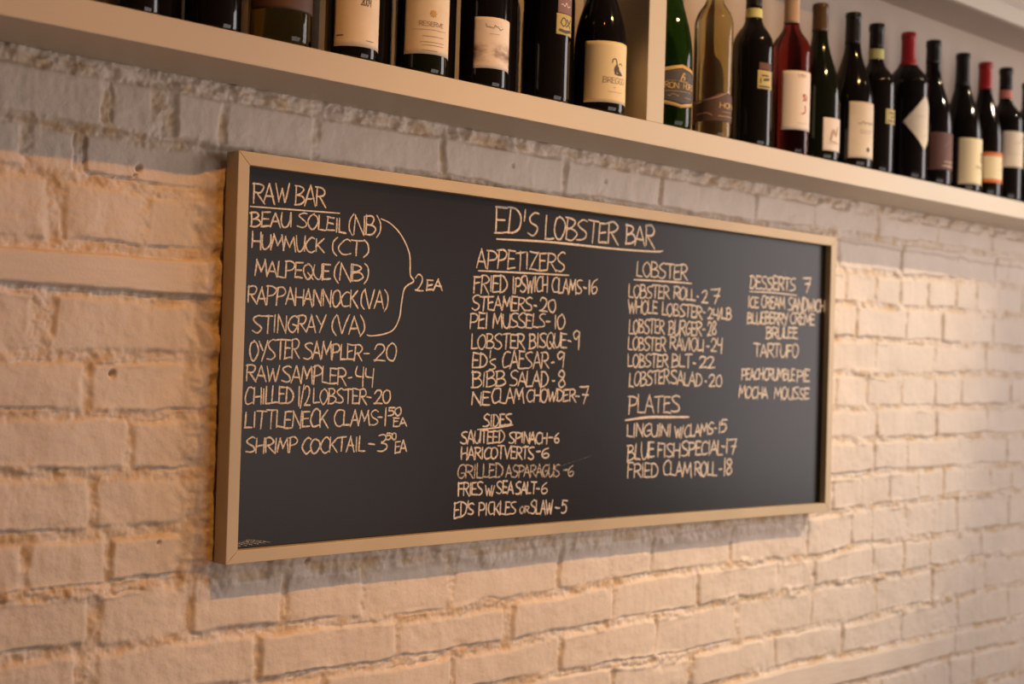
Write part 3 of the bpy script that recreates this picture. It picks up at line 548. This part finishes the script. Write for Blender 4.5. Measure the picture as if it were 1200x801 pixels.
l = label_(t,P,-128,-76,.107,.1415,M_goldlab); prt(l,P,-104,[([(-.008,.132),(.008,.132)],.003),([(-.002,.124),(.010,.126)],.005),([(-.012,.1115),(.012,.1115)],.003),([(-.010,.126),(-.010,.118)],.002)],M_ink)
l = label_(t,P,-124,-78,.143,.156,M_maroon)
t,P = bottle('pink wine bottle with a tan capsule and a large white label','bordeaux',1.197,.0383,.315,M_rose); capsule(t,P,.258,.314,M_tan)
l = label_(t,P,-167,-24,.0475,.1605,M_white)
prt(l,P,-104,[([(.000,.113),(.005,.116),(.003,.110),(.007,.106),(.001,.104)],.0028),([(.006,.094),(.008,.086),(.004,.080),(-.002,.079)],.0024),([(.010,.115),(.011,.104)],.0016)],M_redink)
prt(l,P,-104,[('VIN',-.012,.148,.018,.006,.0009),line(-.012,.060,.024,.0006)],M_greyink)
t,P = bottle('dark green bottle with a small low white label and bare brown neck','burgundy',1.2925,.0428,.316,M_dkgreen); capsule(t,P,.260,.315,M_brown)
l = label_(t,P,-131,-25,.0195,.084,M_white); prt(l,P,-90,[([(-.014,.042),(-.008,.060),(.0,.050),(.006,.066)],.006),([(-.016,.038),(.008,.036)],.0025)],M_cloud,'label_picture')
prt(l,P,-90,[line(-.02,.0335,.034,.0006)],M_greyink)
t,P = bottle('black burgundy bottle with a tall cream label, right of the low white label','burgundy',1.4095,.0440,.321,M_dark); capsule(t,P,.256,.320,M_black)
l = label_(t,P,-153,-28,.0195,.1325,M_paper)
prt(l,P,-104,[scrawl(-.018,.087,.044,.006,12,.0011),line(-.014,.075,.036,.0006),line(-.016,.070,.030,.0006),([(.004,.037),(.007,.040),(.010,.037),(.007,.034),(.004,.037)],.004)],M_ink)
t,P = bottle('dark bottle with a green neck band, left of the red capped diamond label','bordeaux_low',1.497,.0400,.315,M_dark)
capsule(t,P,.264,.314,M_black); ring(t,P,.240,.261,M_band_y)
l = label_(t,P,-114,-66,.102,.133,M_goldlab); prt(l,P,-90,[([(-.008,.125),(.010,.125)],.003),([(-.012,.108),(.012,.1085)],.003),([(0,.116),(.008,.118)],.004)],M_ink)
t,P = bottle('dark bottle with a red capsule and a diamond shaped cream label','bordeaux',1.622,.0438,.320,M_dark); capsule(t,P,.248,.319,M_red)
l = label_(t,P,-160,-24,.064,.181,M_paper,span=lambda t:(.5-.5*(1-abs(2*t-1))-.001,.5+.5*(1-abs(2*t-1))+.001),nz=24)
prt(l,P,-92,[line(-.020,.135,.016,.0007),line(-.004,.112,.018,.0006),line(-.002,.095,.014,.0006),line(.0,.15,.012,.0006)],M_greyink)
t,P = bottle('black burgundy bottle with a dark maroon label','burgundy',1.7245,.0442,.322,M_dark); capsule(t,P,.270,.321,M_black)
l = label_(t,P,-157,-24,.033,.1145,M_maroon); prt(l,P,-96,[line(-.012,.051,.036,.0022),line(-.016,.042,.040,.0030)],M_tan)
prt(l,P,-96,[([(-.006,.07),(.02,.09)],.03)],M_plum,'label_picture',.0007)
t,P = bottle('burgundy bottle with a yellow cream label, right of the maroon label','burgundy',1.853,.0447,.316,M_dark); capsule(t,P,.241,.315,M_black)
l = label_(t,P,-158,-24,.0165,.119,M_yellow)
prt(l,P,-96,[([(.010,.082),(.013,.088),(.017,.085),(.016,.077),(.012,.070)],.0030),([(.012,.074),(.016,.066)],.006)],M_ink,'animal_print'); prt(l,P,-96,[('BREG',-.006,.052,.026,.006,.0009),line(-.004,.042,.024,.0006)],M_greyink)
t,P = bottle('slender red capped bottle with an orange edged cream label','slim',1.9555,.0405,.313,M_dark); capsule(t,P,.250,.312,M_red)
l = label_(t,P,-154,-24,.032,.1005,M_yellow)
for z in (.032,.0925): patch(P,-154.2,-23.8,z,z+.0085,lift=.0008).build('label_border',M_orange,l)
prt(l,P,-96,[line(-.004,.062,.02,.001),('S',.010,.075,.008,.010,.0010)],M_greyink)
t,P = bottle('dark bottle with a pink neck band and a cream label','bordeaux_low',2.053,.0410,.317,M_dark)
capsule(t,P,.267,.316,M_black); ring(t,P,.2435,.263,M_band_p)
l = label_(t,P,-158,-24,.0785,.162,M_paper); prt(l,P,-104,[line(-.012,.136,.024,.0008),line(-.03,.109,.07,.0006),([(.012,.14),(.018,.15)],.003)],M_greyink)
t,P = bottle('dark bottle at the right edge, partly cut off','bordeaux',2.166,.0400,.30,M_dark); capsule(t,P,.245,.299,M_black)
